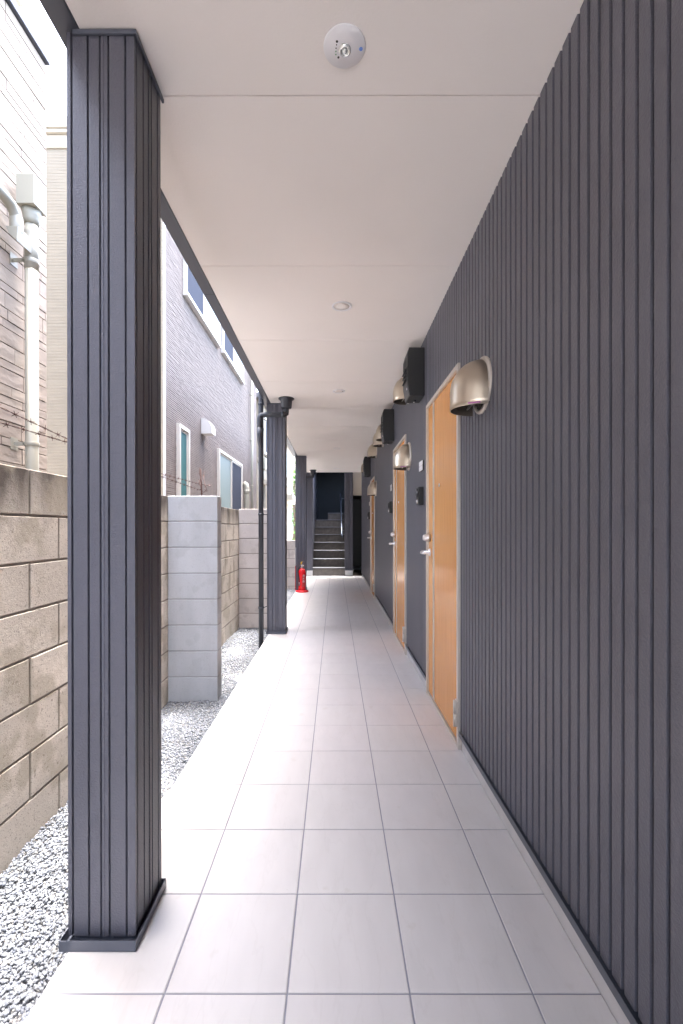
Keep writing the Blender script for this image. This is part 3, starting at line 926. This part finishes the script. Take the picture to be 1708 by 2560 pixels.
# same pattern round the corner (face towards +Y)
b = MB(); b.box(-6, H1X-.004, -4, H1Y-.006, -.4, H1Z); off(b, O1).build('wall_body', m_stonegap, h1)
b = MB(); b.box(-6.1, H1X+.030, -1.6, H1Y+.004, H1Z+.002, H1Z+.045); off(b, O1).build('eaves', m_beam, h1, bevel=.003)
b = MB(); b.box(-1.985-.35, -2.255-.0, -2.1, 3.26, 4.93, 4.99); off(b, O1)
b.build('upper_eaves', m_beige, h1)
b = MB(); b.box(-6, -2.6, -1.6, 2.7, H1Z+.046, 5.9); off(b, O1).build('upper_storey', m_cream, h1)
b = MB(); b.box(H1X-.01, H1X+.0045, 2.655, 2.660, -.2, H1Z); off(b,O1).build('siding_seam', m_stonegap, h1)

# ivory downpipe with hopper box
dp = thing('downpipe', (-1.755,2.60,-.2), 'ivory downpipe with a square hopper box on the near stone-pattern house', 'downpipe')
O2 = (1.755,-2.60,.2)
b = MB(); b.tube([(-1.755,2.60,-.2),(-1.755,2.60,2.97)], .034, 24); b.tube([(-1.755,2.60,2.64),(-1.755,2.60,2.86)], .0365, 24); off(b,O2).build('pipe', m_ivory, dp)
b = MB(); b.lathe((-1.755,2.60,2.90), [(.036,0),(.041,.03),(.044,.05),(.052,.085)], 28, 'Z'); off(b,O2).build('collar', m_ivory, dp)
b = MB(); b.box(-1.80,-1.697,2.535,2.645,2.985,3.155); off(b,O2).build('hopper_box', m_ivory, dp, bevel=.003)
b = MB(); b.tube([(-1.765,1.2,2.955),(-1.765,2.38,2.925),(-1.763,2.44,2.915),(-1.763,2.475,2.885),(-1.762,2.485,2.84)], .029, 20); b.tube([(-1.762,2.485,2.87),(-1.762,2.487,2.78)], .033, 20)
b.prism_y([(-1.795,2.80),(-1.729,2.80),(-1.735,2.72),(-1.78,2.76)], 2.45, 2.57); off(b,O2).build('branch_pipe', m_ivory, dp, bevel=.002)
for z in (2.69, 1.635):
    b = MB(); b.lathe((-1.755,2.60,z), [(.038,-.013),(.0385,-.012),(.0385,.012),(.038,.013)], 24, 'Z')
    b.box(-1.848,-1.79,2.575,2.585,z-.010,z+.010); b.box(-1.847,-1.843,2.55,2.61,z-.035,z+.035); off(b,O2).build('bracket', m_ivory, dp)

# ------------------------------------------------------------------ neighbouring house 2 (mauve side wall, cream front)
random.seed(9)
h2 = thing('neighbour_house', (-1.9,5.0,-.2), 'long neighbouring house with mauve split-stone side wall and cream ribbed front', 'house')
O3 = (1.9,-5.0,.2)
HX, HY0, HY1, HZ = -1.9, 5.0, 10.85, 5.40
def split_rows(mb_, axis, fixed, a0, a1, z0, z1, rh, seg, amp, bite):
    """thin courses, each a ledge with an irregular face; axis 'Y' faces +X, axis 'X' faces -Y"""
    z = z0
    while z < z1:
        n = max(2, int((a1-a0)/seg)); zt = min(z+rh, z1)
        i0 = len(mb_.v); ph = random.random()
        vals = []
        cur = random.uniform(0, amp)
        for k in range(n+1):
            if random.random() < .45: cur = random.uniform(0, amp)
            vals.append(cur)
        for k in range(n+1):
            a = a0 + (a1-a0)*k/n; d = vals[k]
            for dz, dd in ((0, -bite), (rh*.12, d*.6), (rh*.5, d), (rh*.84, d*.9), (rh*.97, -bite)):
                zz = min(z+dz, z1)
                mb_.v.append((fixed+dd, a, zz) if axis == 'Y' else (a, fixed-dd, zz))
        for k in range(n):
            for q in range(4):
                a = i0+k*5+q
                mb_.face([a, a+5, a+6, a+1] if axis == 'Y' else [a, a+1, a+6, a+5])
        z = zt
mm = MB(); split_rows(mm, 'Y', HX, HY0+.02, HY1, .9, HZ+.2, .0240, .06, .004, .005)
off(mm, O3).build('side_wall', m_mauve, h2)
mm = MB(); split_rows(mm, 'X', HY0, -4.2, HX-.012, .2, 5.375, .0165, .12, .002, .003)
off(mm, O3).build('front_wall', m_cream, h2)
b = MB(); b.box(-6, HX-.006, HY0+.006, HY1-.002, -.3, 5.58); off(b,O3).build('wall_body', m_mauve, h2)
b = MB(); b.box(HX-.010, HX+.010, HY0-.010, HY0+.022, -.2, 5.375); off(b,O3).build('corner_trim', m_cornertrim, h2, bevel=.002)
b = MB(); b.box(-6, HX+.012, HY0-.018, HY0+.05, 5.377, 5.52); b.box(-6, HX+.04, HY0-.05, HY1, 5.523, 5.56); b.box(-6, HX+.05, HY0-.07, HY1+.05, 5.562, 5.68)
off(b,O3).build('cornice', m_creamtrim, h2, bevel=.004)

def window(parent, ya, yb, za, zb, panes, name='window', split=None, o3=O3, x=HX, frame=m_whiteframe, sill=True):
    """panes: materials of the leaves from near to far"""
    f = MB(); t = .045; pr_ = .045
    f.box(x-.02, x+pr_, ya, ya+t, za, zb); f.box(x-.02, x+pr_, yb-t, yb, za, zb)
    f.box(x-.02, x+pr_, ya+t, yb-t, za, za+t); f.box(x-.02, x+pr_, ya+t, yb-t, zb-t, zb)
    if sill: f.box(x-.02, x+pr_+.02, ya-.01, yb+.01, za-.03, za-.001)
    wo = off(f, o3).build(name, frame, parent, bevel=.002)
    n = len(panes); s = split or [ya+t+(yb-ya-2*t)*k/n for k in range(n+1)]
    for k in range(n):
        a, b_ = s[k], s[k+1]; dx = .024+.012*(k % 2)
        p = MB(); p.box(x+dx-.012, x+dx-.006, a+.02, b_-.02, za+t+.02, zb-t-.02); off(p, o3).build('pane', panes[k], wo)
        q = MB()
        q.box(x+dx-.018, x+dx, a, a+.028, za+t, zb-t); q.box(x+dx-.018, x+dx, b_-.028, b_, za+t, zb-t)
        q.box(x+dx-.018, x+dx, a+.028, b_-.028, za+t, za+t+.028); q.box(x+dx-.018, x+dx, a+.028, b_-.028, zb-t-.028, zb-t)
        off(q, o3).build('sash', frame, wo)
    return wo
window(h2, 5.62, 7.27, 4.10, 5.05, [m_glassdark, m_curtain])
window(h2, 7.50, 9.15, 4.12, 5.05, [m_glassdark, m_curtain])
window(h2, 5.37, 5.76, 1.30, 2.41, [m_glassteal], frame=m_alu)
window(h2, 7.22, 9.02, .55, 2.44, [m_curtain, m_glassdark], frame=m_alu)
vh = MB()
i0 = 0; n = 10
vy, vz = 6.46, 2.50
for u in range(n+1):
    t = (math.pi/2)*u/n
    for yy in (vy-.10, vy+.10): vh.v.append((HX+.006+.15*math.sin(t), yy, vz+.05+.17*math.cos(t)))
for u in range(n): vh.face([2*u, 2*u+1, 2*u+3, 2*u+2], True)
i1 = len(vh.v); vh.v += [(HX+.156, vy-.10, vz), (HX+.156, vy+.10, vz), (HX+.006, vy-.10, vz), (HX+.006, vy+.10, vz)]
vh.face([2*n, 2*n+1, i1+1, i1]); vh.face([i1, i1+1, i1+3, i1+2])
vh.face([2*u for u in range(n+1)]+[i1, i1+2]); vh.face(([2*u+1 for u in range(n+1)]+[i1+1, i1+3])[::-1])
off(vh,O3).build('wall_vent', m_whiteframe, h2)

# downpipes on house 2
dp2 = thing('downpipe', (-1.84,9.95,-.2), 'thin ivory downpipe on the mauve house wall past its windows', 'downpipe')
O4 = (1.84,-9.95,.2)
b = MB(); b.tube([(-1.84,9.95,-.2),(-1.84,9.95,5.5)], .030, 16)
off(b,O4).build('pipe', m_ivory, dp2)
for z in (1.2,2.1,3.1,4.1):
    b = MB(); b.lathe((-1.84,9.95,z), [(.034,-.012),(.034,.012)], 16, 'Z'); b.box(-1.895,-1.86,9.945,9.955,z-.01,z+.01); off(b,O4).build('bracket', m_ivory, dp2)
dp3 = thing('downpipe', (-1.82,9.25,-.2), 'short thick ivory duct low on the mauve house wall', 'downpipe')
O5 = (1.82,-9.25,.2)
b = MB(); b.tube([(-1.82,9.25,-.2),(-1.82,9.25,1.98),(-1.83,9.25,2.05),(-1.88,9.25,2.08)], .055, 16); off(b,O5).build('pipe', m_ivory, dp3)
b = MB(); b.lathe((-1.82,9.25,1.9), [(.060,-.04),(.060,.03),(.056,.05)], 16, 'Z'); off(b,O5).build('collar', m_ivory, dp3)

# ------------------------------------------------------------------ neighbouring house 3 (cream, farther on)
h3 = thing('neighbour_house', (-2.0,11.6,-.2), 'cream rendered house farther back beyond the mauve one', 'house')
O6 = (2.0,-11.6,.2)
b = MB(); b.box(-7, -2.0, 11.6, 20.6, -.3, 3.0); b.box(-7,-1.93,11.6,20.6,3.001,4.5); off(b,O6).build('wall', m_cream, h3)
b = MB(); b.box(-7.2,-1.8,11.4,20.8,4.5,4.62); off(b,O6).build('roof', m_roof, h3)
b = MB(); b.box(-1.998,-1.55,16.5,19.5,2.20,2.42); b.box(-1.998,-1.94,11.58,20.6,2.9,2.99); off(b,O6).build('balcony', m_creamtrim, h3)
window(h3, 16.9, 18.4, 3.2, 4.2, [m_glassdark, m_curtain], o3=O6, x=-1.93)
window(h3, 12.2, 13.4, 3.2, 4.2, [m_glassdark, m_curtain], o3=O6, x=-1.93)
b = MB(); b.box(-1.99,-1.86,12.0,12.22,2.75,3.05); b.tube([(-1.92,12.1,2.75),(-1.92,12.1,2.45)], .02, 10)
tag(b.build('utility_box', m_ivory, None, bevel=.004), 'small beige utility box on the cream house wall by the drainpipe', 'utility box')
b = MB(); b.box(-2.04,-1.60,12.45,12.95,2.40,2.5); tag(b.build('window_awning', m_creamtrim), 'small pale awning on the cream house wall below the utility box', 'awning')

# far building and tree
h4 = thing('far_building', (-6,30,-.2), 'pale building with window rows far behind the tree', 'building')
b = MB(); b.box(-2.5,5,0,7,0,10); b.build('wall', m_creamtrim, h4)
for i in range(4):
    for j in range(3):
        b = MB(); b.box(-2.2+1.5*i,-1.3+1.5*i,-.03,.02,1.2+2.8*j,2.5+2.8*j); b.build('window', m_curtain, h4)
b = MB(); b.box(-2.7,5.2,-.2,7.2,10,10.2); b.build('roof', m_roof, h4)

def tree(x, y, h, r, label, n=2600):
    t = thing('tree', (x,y,-.3), label, 'tree', 'green trees behind the cream house')
    tr_ = MB(); tr_.tube([(0,0,0),(.03,.02,h*.35),(-.02,.05,h*.6),(.02,0,h*.85)], [.10,.075,.05,.02], 10)
    for k in range(7):
        a = k*2.4; z0 = h*(.3+.07*k); tr_.tube([(0,0,z0),(math.cos(a)*r*.4,math.sin(a)*r*.4,z0+.35),(math.cos(a)*r*.8,math.sin(a)*r*.8,z0+.6)], [.04,.025,.01], 7)
    tr_.build('trunk', m_bark, t)
    cr_ = MB(); tl = []
    cl_ = [(random.gauss(0,r*.45), random.gauss(0,r*.45), h*.60+random.uniform(-h*.38,h*.38), random.uniform(.25,.55)) for _ in range(34)]
    for _ in range(n):
        c = random.choice(cl_)
        p = Vector((random.gauss(0,1),random.gauss(0,1),random.gauss(0,1))).normalized()*c[3]*random.random()**.4
        p += Vector(c[:3])
        u = Vector((random.uniform(-1,1),random.uniform(-1,1),random.uniform(-1,1))).normalized(); v = u.orthogonal().normalized()
        s = random.uniform(.04,.075)
        i0 = len(cr_.v); cr_.v += [tuple(p-u*s), tuple(p+v*s*.5), tuple(p+u*s), tuple(p-v*s*.5)]; cr_.face([i0,i0+1,i0+2,i0+3])
        q = random.uniform(.6,1.5); tl += [(q*random.uniform(.8,1.2),q,q*.8)]*4
    o = cr_.build('crown', m_leaf, t); set_tint(o, tl)
random.seed(21)
tree(-2.05, 22.6, 4.6, .9, 'leafy green tree showing between the cream house and the third column')
tree(-8.0, 24.5, 5.2, 1.1, 'second green tree farther behind the cream house')
